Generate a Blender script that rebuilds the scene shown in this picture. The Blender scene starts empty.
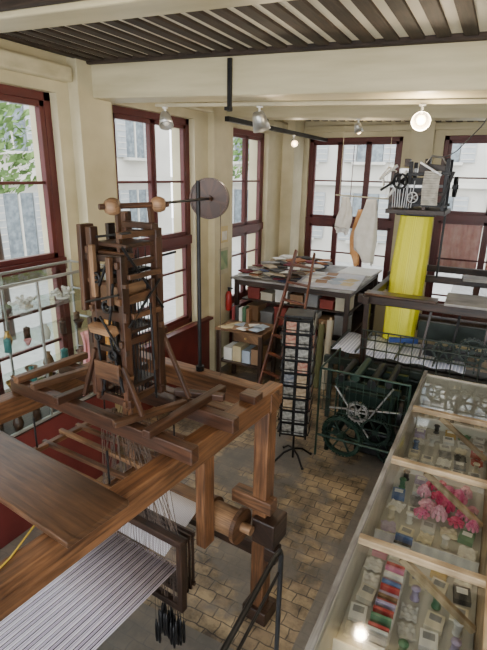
import bpy, math, random
from mathutils import Vector, Matrix, Euler
random.seed(7)
COL = bpy.context.scene.collection

# ------------------------------------------------------------------ materials
MATS = {}
def newmat(name):
    m = bpy.data.materials.new(name); m.use_nodes = True
    nt = m.node_tree
    return m, nt, nt.nodes['Principled BSDF']

def wood(name, dark, light, rough=0.5, scale=1.0):
    if name in MATS: return MATS[name]
    m, nt, b = newmat(name)
    uv = nt.nodes.new('ShaderNodeUVMap'); mp = nt.nodes.new('ShaderNodeMapping')
    mp.inputs['Scale'].default_value = (1.3*scale, 16*scale, 1)
    n = nt.nodes.new('ShaderNodeTexNoise'); n.inputs['Scale'].default_value = 3.0
    n.inputs['Detail'].default_value = 7; n.inputs['Distortion'].default_value = 0.5
    r = nt.nodes.new('ShaderNodeValToRGB')
    r.color_ramp.elements[0].position = 0.3; r.color_ramp.elements[1].position = 0.72
    r.color_ramp.elements[0].color = (*dark, 1); r.color_ramp.elements[1].color = (*light, 1)
    n2 = nt.nodes.new('ShaderNodeTexNoise'); n2.inputs['Scale'].default_value = 2.6; n2.inputs['Detail'].default_value = 6
    r2 = nt.nodes.new('ShaderNodeValToRGB'); r2.color_ramp.elements[0].position = 0.36; r2.color_ramp.elements[1].position = 0.64
    r2.color_ramp.elements[0].color = (0.3,0.28,0.27,1)
    mx = nt.nodes.new('ShaderNodeMixRGB'); mx.blend_type = 'MULTIPLY'; mx.inputs[0].default_value = 0.85
    bp = nt.nodes.new('ShaderNodeBump'); bp.inputs['Strength'].default_value = 0.2; bp.inputs['Distance'].default_value = 0.01
    L = nt.links.new
    L(uv.outputs[0], mp.inputs[0]); L(mp.outputs[0], n.inputs['Vector']); L(n.outputs[0], r.inputs[0])
    L(uv.outputs[0], n2.inputs['Vector']); L(n2.outputs[0], r2.inputs[0])
    L(r.outputs[0], mx.inputs[1]); L(r2.outputs[0], mx.inputs[2]); L(mx.outputs[0], b.inputs['Base Color'])
    L(n.outputs[0], bp.inputs['Height']); L(bp.outputs[0], b.inputs['Normal'])
    b.inputs['Roughness'].default_value = rough
    MATS[name] = m; return m

def flat(name, c1, c2=None, rough=0.6, metal=0.0, scale=6.0, bump=0.0, stretch=(1,1,1), emit=None, es=0):
    if name in MATS: return MATS[name]
    m, nt, b = newmat(name)
    if c2 is None: c2 = tuple(min(1, x*1.18+0.004) for x in c1)
    tc = nt.nodes.new('ShaderNodeTexCoord'); mp = nt.nodes.new('ShaderNodeMapping'); mp.inputs['Scale'].default_value = stretch
    n = nt.nodes.new('ShaderNodeTexNoise'); n.inputs['Scale'].default_value = scale; n.inputs['Detail'].default_value = 6
    r = nt.nodes.new('ShaderNodeValToRGB'); r.color_ramp.elements[0].position = 0.32; r.color_ramp.elements[1].position = 0.68
    r.color_ramp.elements[0].color = (*c1, 1); r.color_ramp.elements[1].color = (*c2, 1)
    L = nt.links.new
    L(tc.outputs['Object'], mp.inputs[0]); L(mp.outputs[0], n.inputs['Vector']); L(n.outputs[0], r.inputs[0]); L(r.outputs[0], b.inputs['Base Color'])
    if bump:
        bp = nt.nodes.new('ShaderNodeBump'); bp.inputs['Strength'].default_value = bump; bp.inputs['Distance'].default_value = 0.02
        L(n.outputs[0], bp.inputs['Height']); L(bp.outputs[0], b.inputs['Normal'])
    b.inputs['Roughness'].default_value = rough; b.inputs['Metallic'].default_value = metal
    if emit:
        b.inputs['Emission Color'].default_value = (*emit, 1); b.inputs['Emission Strength'].default_value = es
    MATS[name] = m; return m

def glass(name, fac=0.1, tint=(0.93,0.97,0.95), k=0.5, rough=0.05):
    if name in MATS: return MATS[name]
    m = bpy.data.materials.new(name); m.use_nodes = True; nt = m.node_tree; nt.nodes.clear()
    o = nt.nodes.new('ShaderNodeOutputMaterial'); t = nt.nodes.new('ShaderNodeBsdfTransparent'); g = nt.nodes.new('ShaderNodeBsdfGlossy')
    f = nt.nodes.new('ShaderNodeLayerWeight'); f.inputs[0].default_value = 0.5
    p = nt.nodes.new('ShaderNodeMath'); p.operation = 'POWER'; p.inputs[1].default_value = 4.0
    a = nt.nodes.new('ShaderNodeMath'); a.operation = 'MULTIPLY_ADD'; a.inputs[1].default_value = k; a.inputs[2].default_value = fac
    mx = nt.nodes.new('ShaderNodeMixShader'); t.inputs[0].default_value = (*tint, 1); g.inputs['Roughness'].default_value = rough
    L = nt.links.new
    L(f.outputs['Facing'], p.inputs[0]); L(p.outputs[0], a.inputs[0]); L(a.outputs[0], mx.inputs[0]); L(t.outputs[0], mx.inputs[1]); L(g.outputs[0], mx.inputs[2]); L(mx.outputs[0], o.inputs[0])
    MATS[name] = m; return m

def stripes(name, cols, period, rough=0.35):
    if name in MATS: return MATS[name]
    m, nt, b = newmat(name)
    uv = nt.nodes.new('ShaderNodeUVMap'); sp = nt.nodes.new('ShaderNodeSeparateXYZ')
    d = nt.nodes.new('ShaderNodeMath'); d.operation = 'DIVIDE'; d.inputs[1].default_value = period
    fr = nt.nodes.new('ShaderNodeMath'); fr.operation = 'FRACT'
    r = nt.nodes.new('ShaderNodeValToRGB'); r.color_ramp.interpolation = 'CONSTANT'
    els = r.color_ramp.elements
    els[0].position = 0; els[0].color = (*cols[0][1], 1)
    els[1].position = cols[1][0]; els[1].color = (*cols[1][1], 1)
    for p, c in cols[2:]:
        e = els.new(p); e.color = (*c, 1)
    L = nt.links.new
    L(uv.outputs[0], sp.inputs[0]); L(sp.outputs[1], d.inputs[0]); L(d.outputs[0], fr.inputs[0]); L(fr.outputs[0], r.inputs[0])
    L(r.outputs[0], b.inputs['Base Color']); b.inputs['Roughness'].default_value = rough
    MATS[name] = m; return m

loomwood = wood('loom_wood', (0.08,0.032,0.014), (0.32,0.145,0.06), 0.42)
jacwood = wood('jacquard_wood', (0.03,0.013,0.008), (0.115,0.047,0.022), 0.4)
jacmid = wood('jacquard_mid_wood', (0.06,0.026,0.012), (0.23,0.11,0.052), 0.42)
darkwood = wood('dark_wood', (0.020,0.011,0.008), (0.07,0.034,0.019), 0.4)
midwood = wood('mid_wood', (0.15,0.075,0.035), (0.40,0.23,0.115), 0.5)
palewood = wood('pale_wood', (0.42,0.28,0.15), (0.70,0.52,0.32), 0.5)
greywood = wood('grey_wood', (0.28,0.27,0.26), (0.46,0.45,0.43), 0.5)
plankwood = wood('plank_wood', (0.05,0.023,0.012), (0.16,0.078,0.038), 0.3)
cream = flat('cream_paint', (0.52,0.455,0.28), (0.70,0.63,0.43), 0.6, scale=1.6, bump=0.05)
creamc = flat('ceiling_cream', (0.80,0.74,0.58), (0.88,0.83,0.68), 0.6, scale=2.0)
beamgrey = flat('beam_paint', (0.50,0.44,0.27), (0.66,0.59,0.39), 0.45, scale=2.4, bump=0.12, stretch=(0.5,2,4))
joistm = wood('joist_brown', (0.025,0.015,0.010), (0.075,0.046,0.03), 0.7)
maroon = flat('maroon_paint', (0.08,0.012,0.012), (0.115,0.019,0.017), 0.4, scale=4)
maroond = flat('maroon_dado', (0.11,0.017,0.017), (0.17,0.03,0.026), 0.5, scale=3)
iron = flat('black_iron', (0.012,0.012,0.013), (0.03,0.03,0.032), 0.4, 0.6)
steel = flat('steel', (0.30,0.30,0.30), (0.5,0.5,0.5), 0.3, 0.9)
green = flat('green_cast_iron', (0.007,0.018,0.013), (0.018,0.040,0.030), 0.35, 0.4)
white = flat('white_enamel', (0.78,0.77,0.72), (0.85,0.84,0.80), 0.4)
offw = flat('dull_cream_metal', (0.45,0.40,0.27), (0.55,0.5,0.35), 0.5)
brass = flat('brass', (0.45,0.28,0.09), (0.6,0.4,0.15), 0.3, 0.9)
clearg = glass('clear_glass', 0.05)
topg = glass('counter_glass', 0.17, (0.92,0.96,0.94), 0.8, 0.05)

# ------------------------------------------------------------------ geometry
class G:
    def __init__(s):
        s.v=[]; s.f=[]; s.uv=[]; s.m=[]; s.sm=[]
    def _add(s, vs, fs, uvs, m=0, sm=False):
        o=len(s.v); s.v += [tuple(v) for v in vs]
        for f,u in zip(fs,uvs):
            s.f.append(tuple(i+o for i in f)); s.uv.append(u); s.m.append(m)
            s.sm.append(sm)
        return s
    def box(s, c, size, rot=(0,0,0), m=0, mat=None, taper=(1,1)):
        hx,hy,hz=[k/2 for k in size]
        pts=[]
        for z in (-hz,hz):
            tx,ty = taper if z>0 else (1,1)
            for (x,y) in ((-hx,-hy),(hx,-hy),(hx,hy),(-hx,hy)): pts.append(Vector((x*tx,y*ty,z)))
        M = mat if mat is not None else Matrix.Translation(c) @ Euler(rot).to_matrix().to_4x4()
        fs=[(0,3,2,1),(4,5,6,7),(0,1,5,4),(1,2,6,5),(2,3,7,6),(3,0,4,7)]
        ax=max(range(3), key=lambda i:size[i]); ot=[i for i in range(3) if i!=ax]
        ou,ov=random.random()*7,random.random()*7
        uvs=[[(pts[i][ax]+ou, pts[i][ot[0]]+pts[i][ot[1]]+ov) for i in f] for f in fs]
        return s._add([M@p for p in pts], fs, uvs, m)
    def bar(s, p1, p2, w, h, m=0):
        p1=Vector(p1); p2=Vector(p2); d=p2-p1; x=d.normalized()
        up=Vector((0,0,1)) if abs(x.z)<0.97 else Vector((0,1,0))
        y=up.cross(x).normalized(); z=x.cross(y)
        M=Matrix((x,y,z)).transposed().to_4x4(); M.translation=(p1+p2)/2
        return s.box(None,(d.length,w,h),m=m,mat=M)
    def rev(s, c, axis, prof, n=16, m=0, closed=False, smooth=True, ang=0):
        a=Vector(axis).normalized(); q=a.to_track_quat('Z','Y').to_matrix()
        c=Vector(c); vs=[]; k=len(prof)
        for j in range(n):
            t=2*math.pi*j/n+ang
            for r,z in prof: vs.append(c+q@Vector((r*math.cos(t),r*math.sin(t),z)))
        fs=[];uvs=[]
        rr=range(k if closed else k-1)
        ou=random.random()*5
        for j in range(n):
            j2=(j+1)%n
            for i in rr:
                i2=(i+1)%k
                fs.append((j*k+i,j2*k+i,j2*k+i2,j*k+i2))
                r0=max(prof[i][0],0.01)
                uvs.append([(prof[i][1]+ou,j*.1*r0*6),(prof[i][1]+ou,(j+1)*.1*r0*6),(prof[i2][1]+ou,(j+1)*.1*r0*6),(prof[i2][1]+ou,j*.1*r0*6)])
        s._add(vs,fs,uvs,m,smooth)
        return s
    def cyl(s, p1, p2, r1, r2=None, n=14, m=0):
        if r2 is None: r2=r1
        p1=Vector(p1); p2=Vector(p2); L=(p2-p1).length
        s.rev(p1,p2-p1,[(r1,0),(r2,L)],n,m)
        for p,r,z in ((p1,r1,0),(p2,r2,L)):
            q=(p2-p1).normalized().to_track_quat('Z','Y').to_matrix()
            vs=[p+q@Vector((r*math.cos(2*math.pi*j/n),r*math.sin(2*math.pi*j/n),0)) for j in range(n)]
            idx=tuple(range(n)) if z else tuple(reversed(range(n)))
            s._add(vs,[idx],[[(r*math.cos(2*math.pi*j/n),r*math.sin(2*math.pi*j/n)) for j in idx]],m)
        return s
    def sph(s, c, r, n=12, m=0):
        r = (r,r,r) if not isinstance(r,tuple) else r
        prof=[(math.sin(math.pi*i/(n//2+2)), -math.cos(math.pi*i/(n//2+2))) for i in range(n//2+3)]
        o=len(s.v); s.rev((0,0,0),(0,0,1),prof,n,m)
        c=Vector(c)
        for i in range(o,len(s.v)):
            v=s.v[i]; s.v[i]=(c.x+v[0]*r[0],c.y+v[1]*r[1],c.z+v[2]*r[2])
        return s
    def tube(s, pts, r, n=8, m=0):
        pts=[Vector(p) for p in pts]; vs=[];k=len(pts)
        for i,p in enumerate(pts):
            d=(pts[min(i+1,k-1)]-pts[max(i-1,0)]).normalized()
            up=Vector((0,0,1)) if abs(d.z)<0.9 else Vector((0,1,0))
            x=up.cross(d).normalized(); y=d.cross(x)
            for j in range(n):
                t=2*math.pi*j/n; vs.append(p+x*math.cos(t)*r+y*math.sin(t)*r)
        fs=[];uvs=[]
        for i in range(k-1):
            for j in range(n):
                j2=(j+1)%n
                fs.append((i*n+j,i*n+j2,(i+1)*n+j2,(i+1)*n+j)); uvs.append([(i*.1,j*.01),(i*.1,j*.01+.01),(i*.1+.1,j*.01+.01),(i*.1+.1,j*.01)])
        s._add(vs,fs,uvs,m,True)
        return s
    def grid(s, fn, nu, nv, m=0, smooth=True):
        vs=[]
        for j in range(nv+1):
            for i in range(nu+1):
                p=fn(i/nu,j/nv); vs.append(p)
        fs=[];uvs=[]
        for j in range(nv):
            for i in range(nu):
                f=(j*(nu+1)+i,j*(nu+1)+i+1,(j+1)*(nu+1)+i+1,(j+1)*(nu+1)+i); fs.append(f)
                uvs.append([(vs[k][1],vs[k][0]) for k in f])
        s._add(vs,fs,uvs,m,smooth); return s
    def sheet(s, p0, p1, p2, p3, m=0):
        return s._add([p0,p1,p2,p3],[(0,1,2,3)],[[(0,0),(1,0),(1,1),(0,1)]],m)
    def obj(s, name, mats, parent=None, loc=(0,0,0), rot=(0,0,0), bevel=0.0, label=None, cat=None, group=None, kind=None, solid=0):
        me=bpy.data.meshes.new(name); me.from_pydata(s.v,[],s.f)
        if not isinstance(mats,(list,tuple)): mats=[mats]
        for mm in mats: me.materials.append(mm)
        ul=me.uv_layers.new(name='UVMap')
        k=0
        for i,p in enumerate(me.polygons):
            p.material_index=s.m[i]; p.use_smooth=s.sm[i]
            for u in s.uv[i]:
                ul.data[k].uv=u; k+=1
        me.update()
        o=bpy.data.objects.new(name,me); COL.objects.link(o)
        o.location=loc; o.rotation_euler=rot
        if parent: o.parent=parent
        if bevel:
            b=o.modifiers.new('Bevel','BEVEL'); b.width=bevel; b.segments=2; b.limit_method='ANGLE'; b.angle_limit=math.radians(50)
        if solid:
            b=o.modifiers.new('Solid','SOLIDIFY'); b.thickness=solid
        tag(o,label,cat,group,kind)
        return o

def tag(o,label=None,cat=None,group=None,kind=None):
    if label: o['label']=label
    if cat: o['category']=cat
    if group: o['group']=group
    if kind: o['kind']=kind

def thing(name,label,cat,loc=(0,0,0),rz=0,group=None,kind=None):
    e=bpy.data.objects.new(name,None); COL.objects.link(e); e.empty_display_size=0.1
    e.location=loc; e.rotation_euler=(0,0,rz); tag(e,label,cat,group,kind); return e

def bx(name,c,size,mat,parent,bevel=0.004,rot=(0,0,0),**k):
    return G().box(c,size,rot).obj(name,mat,parent,bevel=bevel,**k)
def br(name,p1,p2,w,h,mat,parent,bevel=0.004,**k):
    return G().bar(p1,p2,w,h).obj(name,mat,parent,bevel=bevel,**k)

S='structure'
XL=-4.0; YB=9.85; ZC=4.27
# ------------------------------------------------------------------ floor
fm,nt,b=newmat('floor_tiles')
tc=nt.nodes.new('ShaderNodeTexCoord'); brk=nt.nodes.new('ShaderNodeTexBrick')
brk.inputs['Scale'].default_value=1.0; brk.inputs['Brick Width'].default_value=0.16; brk.inputs['Row Height'].default_value=0.105
brk.inputs['Mortar Size'].default_value=0.005; brk.inputs['Color1'].default_value=(0.44,0.34,0.21,1); brk.inputs['Color2'].default_value=(0.28,0.215,0.145,1)
brk.inputs['Mortar'].default_value=(0.11,0.09,0.07,1); brk.inputs['Bias'].default_value=0.0
wv_=nt.nodes.new('ShaderNodeTexNoise'); wv_.inputs['Scale'].default_value=7; wadd=nt.nodes.new('ShaderNodeMixRGB'); wadd.blend_type='ADD'; wadd.inputs[0].default_value=0.05
n1=nt.nodes.new('ShaderNodeTexNoise'); n1.inputs['Scale'].default_value=2.6; n1.inputs['Detail'].default_value=10; n1.inputs['Roughness'].default_value=0.7
r1=nt.nodes.new('ShaderNodeValToRGB'); r1.color_ramp.elements[0].position=0.39; r1.color_ramp.elements[1].position=0.60
r1.color_ramp.elements[0].color=(0.26,0.26,0.27,1); r1.color_ramp.elements[1].color=(1.15,1.12,1.07,1)
n2=nt.nodes.new('ShaderNodeTexNoise'); n2.inputs['Scale'].default_value=0.8; n2.inputs['Detail'].default_value=7; n2.inputs['Roughness'].default_value=0.6
r2=nt.nodes.new('ShaderNodeValToRGB'); r2.color_ramp.elements[0].position=0.51; r2.color_ramp.elements[1].position=0.56
# cement strips beside the counter and below the loom
sx=nt.nodes.new('ShaderNodeSeparateXYZ'); lt=nt.nodes.new('ShaderNodeMath'); lt.operation='COMPARE'; lt.inputs[1].default_value=-0.62; lt.inputs[2].default_value=0.22
lt2=nt.nodes.new('ShaderNodeMath'); lt2.operation='LESS_THAN'; lt2.inputs[1].default_value=2.25
mxa=nt.nodes.new('ShaderNodeMath'); mxa.operation='MAXIMUM'; mxb=nt.nodes.new('ShaderNodeMath'); mxb.operation='MAXIMUM'
mx=nt.nodes.new('ShaderNodeMixRGB'); mx.blend_type='MULTIPLY'; mx.inputs[0].default_value=1
cem=nt.nodes.new('ShaderNodeMixRGB'); cem.inputs[1].default_value=(0.09,0.085,0.08,1); cem.inputs[2].default_value=(0.22,0.205,0.185,1)
mx2=nt.nodes.new('ShaderNodeMixRGB')
mm=nt.nodes.new('ShaderNodeMath'); mm.operation='MULTIPLY'; mm.inputs[1].default_value=0.85
bp=nt.nodes.new('ShaderNodeBump'); bp.inputs['Strength'].default_value=0.25; bp.inputs['Distance'].default_value=0.01
rr_=nt.nodes.new('ShaderNodeMapRange'); rr_.inputs[3].default_value=0.2; rr_.inputs[4].default_value=0.55
L=nt.links.new
for q in (n1,n2,wv_,sx): L(tc.outputs['Object'],q.inputs[0])
L(tc.outputs['Object'],wadd.inputs[1]); L(wv_.outputs[1],wadd.inputs[2]); L(wadd.outputs[0],brk.inputs['Vector'])
L(sx.outputs[0],lt.inputs[0]); L(sx.outputs[1],lt2.inputs[0]); L(lt.outputs[0],mxa.inputs[0]); L(lt2.outputs[0],mxa.inputs[1])
L(n1.outputs[0],r1.inputs[0]); L(n2.outputs[0],r2.inputs[0]); L(brk.outputs['Color'],mx.inputs[1]); L(r1.outputs[0],mx.inputs[2])
L(r2.outputs[0],mxb.inputs[0]); L(mxa.outputs[0],mxb.inputs[1]); L(n1.outputs[0],cem.inputs[0])
L(mxb.outputs[0],mm.inputs[0]); L(mm.outputs[0],mx2.inputs[0]); L(mx.outputs[0],mx2.inputs[1]); L(cem.outputs[0],mx2.inputs[2]); L(mx2.outputs[0],b.inputs['Base Color'])
L(n1.outputs[0],rr_.inputs[0]); L(rr_.outputs[0],b.inputs['Roughness'])
L(brk.outputs['Fac'],bp.inputs['Height']); bp.invert=True; L(bp.outputs[0],b.inputs['Normal'])
G().box((0.0,4.2,-0.1),(8.7,12.0,0.2)).obj('floor',fm,kind=S)

# ------------------------------------------------------------------ walls
wins=[(1.75,3.68),(4.46,6.11),(7.24,8.6)]
g=G(); ZT=3.93; ZS=0.95; th=0.4
def wseg(y0,y1,z0,z1,dx=0): g.box((XL-th/2+dx/2,(y0+y1)/2,(z0+z1)/2),(th+dx,y1-y0,z1-z0))
ys=[-1.8]+[v for w in wins for v in w]+[YB+0.4]
for i in range(0,len(ys),2): wseg(ys[i],ys[i+1],0,4.6)
for w in wins:
    wseg(w[0],w[1],ZT,4.6); wseg(w[0],w[1],0,ZS)
g.box((XL+0.06,4.07,2.2),(0.14,0.46,4.4)); g.box((XL+0.05,6.72,2.2),(0.12,0.5,4.4)); g.box((XL+0.12,9.5,2.2),(0.26,0.5,4.4))
g.obj('wall_left',cream,kind=S)
bw=[(-3.68,-1.82),(-1.10,0.72),(1.6,3.2)]
g=G(); xs=[XL]+[v for w in bw for v in w]+[4.4]
for i in range(0,len(xs),2): g.box(((xs[i]+xs[i+1])/2,YB+0.2,2.3),(xs[i+1]-xs[i],0.4,4.6))
for k,w in enumerate(bw):
    g.box(((w[0]+w[1])/2,YB+0.2,(ZT+4.6)/2),(w[1]-w[0],0.4,4.6-ZT))
    if k==0: g.box(((w[0]+w[1])/2,YB+0.2,0.5),(w[1]-w[0],0.4,1.0))
    else: g.box(((w[0]+w[1])/2,YB+0.2,0.1),(w[1]-w[0],0.4,0.2))
g.box((-1.47,YB-0.06,2.2),(0.4,0.14,4.4))
g.obj('wall_back',cream,kind=S)
G().box((4.3,4.2,2.3),(0.2,12,4.6)).obj('wall_right',cream,kind=S)
k=1
for (y0,y1) in [(-1.8,3.83),(4.31,6.45),(6.99,9.2)]:
    G().box((XL+0.012,(y0+y1)/2,0.47),(0.024,y1-y0,0.93)).obj('trim_%d'%k,maroond,kind=S,bevel=0.004); k+=1
    G().box((XL+0.04,(y0+y1)/2,0.955),(0.12,y1-y0,0.04)).obj('trim_%d'%k,maroon,kind=S,bevel=0.004); k+=1
G().box((XL+0.06,1.0,4.10),(0.12,5.6,0.14)).obj('trim_%d'%k,beamgrey,kind=S,bevel=0.02); k+=1
G().box((XL+0.05,7.0,4.10),(0.1,5.2,0.12)).obj('trim_%d'%k,beamgrey,kind=S,bevel=0.02); k+=1
G().box((0,YB-0.05,4.08),(7.9,0.1,0.12)).obj('trim_%d'%k,beamgrey,kind=S,bevel=0.02); k+=1

def window(n,w,z0,z1,tz,loc,rz,nleaf=2,up=1,lo=3,door=False):
    g=G(); F=0.08; D=0.1
    g.box((F/2,0,(z0+z1)/2),(F,D,z1-z0)).box((w-F/2,0,(z0+z1)/2),(F,D,z1-z0))
    g.box((w/2,0,z1-F/2),(w,D,F)).box((w/2,0,z0+F/2),(w,D,F)).box((w/2,0,tz),(w,D+0.05,0.13))
    lw=(w-2*F)/nleaf
    for (a,b_,rows) in ((z0+F,tz-0.065,lo),(tz+0.065,z1-F,up+1)):
        for i in range(nleaf):
            x0=F+i*lw; x1=x0+lw; s=0.055
            g.box((x0+s/2,-0.01,(a+b_)/2),(s,0.07,b_-a)).box((x1-s/2,-0.01,(a+b_)/2),(s,0.07,b_-a))
            g.box(((x0+x1)/2,-0.01,b_-s/2),(lw,0.07,s)).box(((x0+x1)/2,-0.01,a+s/2),(lw,0.07,s))
            for r in range(1,rows):
                z=a+(b_-a)*r/rows
                g.box(((x0+x1)/2,0,z),(lw,0.04,0.03))
            if door and a<tz-0.5:
                g.box(((x0+x1)/2,0,a+0.3),(lw-0.08,0.04,0.6))
    g.cyl((w/2,-0.06,tz+0.2),(w/2,-0.06,z1-0.15),0.009,n=6)
    g.obj('window_%d'%n,maroon,kind=S,loc=loc,rot=(0,0,rz),bevel=0.004)
for i,(y0,y1) in enumerate(wins):
    window(i+1,y1-y0,ZS,ZT,2.26,(XL-0.14,y0,0),math.pi/2,up=1)
window(4,bw[0][1]-bw[0][0],1.0,ZT,2.3,(bw[0][0],YB+0.12,0),0,nleaf=3,lo=2)
window(5,bw[1][1]-bw[1][0],0.2,ZT,2.5,(bw[1][0],YB+0.12,0),0,lo=3,door=True)
window(6,bw[2][1]-bw[2][0],0.2,ZT,2.5,(bw[2][0],YB+0.12,0),0,lo=3,door=True)

# ------------------------------------------------------------------ ceiling, beams (old building: sags to one side)
SAG=math.radians(2.0)
def sagz(x): return -(x+4.0)*math.tan(SAG)
zc0=sagz(0)
G().box((0,4.2,0),(8.8,12.4,0.16)).obj('ceiling',creamc,kind=S,loc=(0,0,ZC+zc0+0.08),rot=(0,SAG,0))
def joists(n,y0,y1):
    g=G(); x=-3.86
    while x<4.0:
        g.box((x,(y0+y1)/2,-0.005),(0.095,y1-y0,0.03)); x+=0.175
    g.obj('trim_%d'%n,joistm,kind=S,bevel=0.004,loc=(0,0,ZC+zc0),rot=(0,SAG,0))
joists(20,2.60,4.04); joists(21,4.40,9.8); joists(25,-1.6,2.25)
def beam(n,y,d,zb,zt,mt=None):
    G().box((0,0,0),(8.1,d,zt-zb)).obj('trim_%d'%n,mt or beamgrey,kind=S,bevel=0.015,loc=(0,y,(zb+zt)/2+zc0),rot=(0,SAG,0))
beam(22,4.22,0.36,3.92,4.30); beam(23,2.43,0.26,4.13,4.30); beam(24,7.0,0.34,4.02,4.30)
beam(26,2.585,0.045,4.16,4.29,joistm); beam(27,2.275,0.045,4.16,4.29,joistm); beam(28,4.005,0.06,4.225,4.285,joistm)

# ------------------------------------------------------------------ main loom
LL=(-1.17,2.60,0); LR=-0.09
loom=thing('hand_loom','heavy brown timber hand loom carrying striped silk warp','loom',LL,LR)
X2=-1.25
for (x,y) in ((0,0),(X2,0),(0,-2.95),(X2,-2.95)):
    bx('post',(x,y,0.87),(0.11,0.11,1.74),loomwood,loom,0.008)
    bx('foot',(x,y,0.06),(0.20,0.18,0.12),darkwood,loom,0.01)
for x in (0,X2):
    bx('side_rail',(x,-1.42,1.81),(0.105,3.1,0.14),loomwood,loom,0.008)
bx('lower_rail',(X2,-1.47,0.30),(0.09,2.83,0.13),darkwood,loom,0.008)
br('cross_rail',(X2-0.1,0.02,1.79),(0.06,0.02,1.79),0.11,0.15,loomwood,loom,0.008)
br('cross_rail',(X2-0.1,-0.30,1.80),(0.0,-0.30,1.80),0.07,0.08,jacmid,loom,0.006)
br('back_rail',(X2-0.05,0.0,0.62),(0.14,0.0,0.62),0.10,0.12,darkwood,loom,0.008)
br('back_rail',(-0.22,-0.02,1.02),(0.1,-0.02,1.02),0.10,0.10,jacmid,loom,0.008)
bx('bearing_block',(0.06,0.0,0.83),(0.18,0.20,0.2),darkwood,loom,0.012)
bx('bearing_post',(-0.28,-0.30,1.15),(0.08,0.11,0.82),loomwood,loom,0.008)
bx('bearing_cap',(-0.28,-0.30,1.57),(0.11,0.14,0.05),jacmid,loom,0.008)
g=G(); g.cyl((X2+0.1,-0.14,0.86),(0.0,-0.14,0.86),0.035)
g.cyl((-1.08,-0.14,0.86),(-0.12,-0.14,0.86),0.10,n=24)
g.obj('warp_roller',midwood,loom)
for xx in (-0.35,-0.11):
    G().cyl((xx,-0.14,0.86),(xx+0.03,-0.14,0.86),0.125,n=24).obj('roller_flange',jacmid,loom)
wm=stripes('striped_silk',[(0,(0.06,0.045,0.075)),(0.14,(0.72,0.69,0.78)),(0.26,(0.30,0.25,0.36)),(0.34,(0.62,0.58,0.70)),(0.52,(0.82,0.80,0.86)),(0.62,(0.07,0.05,0.085)),(0.74,(0.60,0.54,0.68)),(0.84,(0.24,0.19,0.30)),(0.90,(0.56,0.50,0.64))],0.055,0.25)
g=G(); g.grid(lambda u,v:(-0.97+0.72*u,-0.62-2.1*v,0.80+0.004*math.sin(u*40)),24,4)
g.obj('silk_warp',wm,loom,solid=0.004,label='striped purple and white silk warp',kind='stuff')
wl=stripes('pale_warp',[(0,(0.62,0.58,0.62)),(0.5,(0.80,0.78,0.80)),(0.8,(0.45,0.42,0.48))],0.012)
g=G(); g.grid(lambda u,v:(-0.97+0.58*u,-0.60+0.40*v,0.80+0.14*v),14,3)
g.obj('pale_warp',wl,loom,solid=0.003,label='pale stretched warp threads',kind='stuff')
g=G(); g.cyl((X2,-2.75,0.78),(0,-2.75,0.78),0.08,n=20); g.obj('cloth_roller',midwood,loom)
g=G(); g.box((-0.62,-0.64,1.02),(0.86,0.05,0.05)).box((-0.62,-0.64,0.52),(0.86,0.05,0.05))
for xx in (-1.03,-0.21): g.box((xx,-0.64,0.77),(0.04,0.05,0.5))
g.obj('harness_frame',darkwood,loom,bevel=0.004)
g=G()
for k_ in range(4):
    y=-0.60+0.035*k_
    g.box((-0.62,y,0.98),(0.80,0.014,0.03)).box((-0.62,y,0.58),(0.80,0.014,0.03)).box((-1.01,y,0.78),(0.014,0.014,0.4)).box((-0.235,y,0.78),(0.014,0.014,0.4))
g.obj('heddle_shafts',darkwood,loom)
cord=flat('harness_cord',(0.05,0.035,0.03),(0.16,0.11,0.08),0.9)
g=G()
for i in range(60):
    xx=-0.99+0.74*i/59
    g.cyl((xx,-0.64+random.uniform(-.015,.015),0.54),(xx,-0.64,1.0),0.0024,n=4)
    g.cyl((xx,-0.60,1.0),(-0.45+(xx+0.62)*0.34,-0.78+random.uniform(-.12,.12),1.90),0.002,n=4)
g.obj('harness_cords',cord,loom,kind='stuff')
g=G()
for i in range(8):
    for j in range(3):
        xx=-0.23-0.026*i+random.uniform(-.006,.006); zz=0.44-random.uniform(0,.12)
        yy=-0.68+0.035*j
        g.cyl((xx,yy,0.52),(xx,yy,zz),0.002,n=4); g.rev((xx,yy,zz-0.2),(0,0,1),[(0,0),(0.008,0.01),(0.012,0.05),(0.011,0.15),(0.005,0.2),(0,0.2)],8)
g.obj('lead_weights',iron,loom,kind='stuff')
for i in range(6):
    br('harness_bar',(X2+0.1,-1.0+0.13*i,1.55-0.02*(i%2)),(-0.38,-1.0+0.13*i,1.55),0.028,0.028,jacmid if i%2 else midwood,loom,0.003)
br('harness_bar',(X2+0.15,-1.02,1.53),(X2+0.15,-0.30,1.53),0.04,0.03,loomwood,loom,0.003)
br('harness_bar',(-0.45,-1.02,1.52),(-0.45,-0.30,1.52),0.04,0.03,loomwood,loom,0.003)
for x in (X2+0.15,-0.45):
    for y in (-0.95,-0.4): G().cyl((x,y,1.54),(x,y,1.75),0.006,n=6).obj('hanger_rod',iron,loom)
br('carrier_beam',(X2-0.04,-0.93,1.925),(0.15,-0.93,1.925),0.06,0.085,jacwood,loom,0.006)
br('carrier_beam',(X2-0.04,-0.58,1.925),(0.15,-0.58,1.925),0.06,0.085,jacwood,loom,0.006)
br('carrier_strut',(X2+0.06,-0.98,1.99),(X2+0.06,-0.45,1.99),0.05,0.045,jacmid,loom,0.006)
br('carrier_strut',(X2+0.22,-0.98,1.99),(X2+0.32,-0.45,1.99),0.05,0.04,jacmid,loom,0.006)
br('carrier_strut',(-0.10,-1.0,1.99),(-0.10,-0.35,1.99),0.05,0.045,jacwood,loom,0.006)
br('carrier_strut',(-0.76,-1.02,1.99),(-0.72,-0.35,1.99),0.05,0.045,jacwood,loom,0.006)
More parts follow.
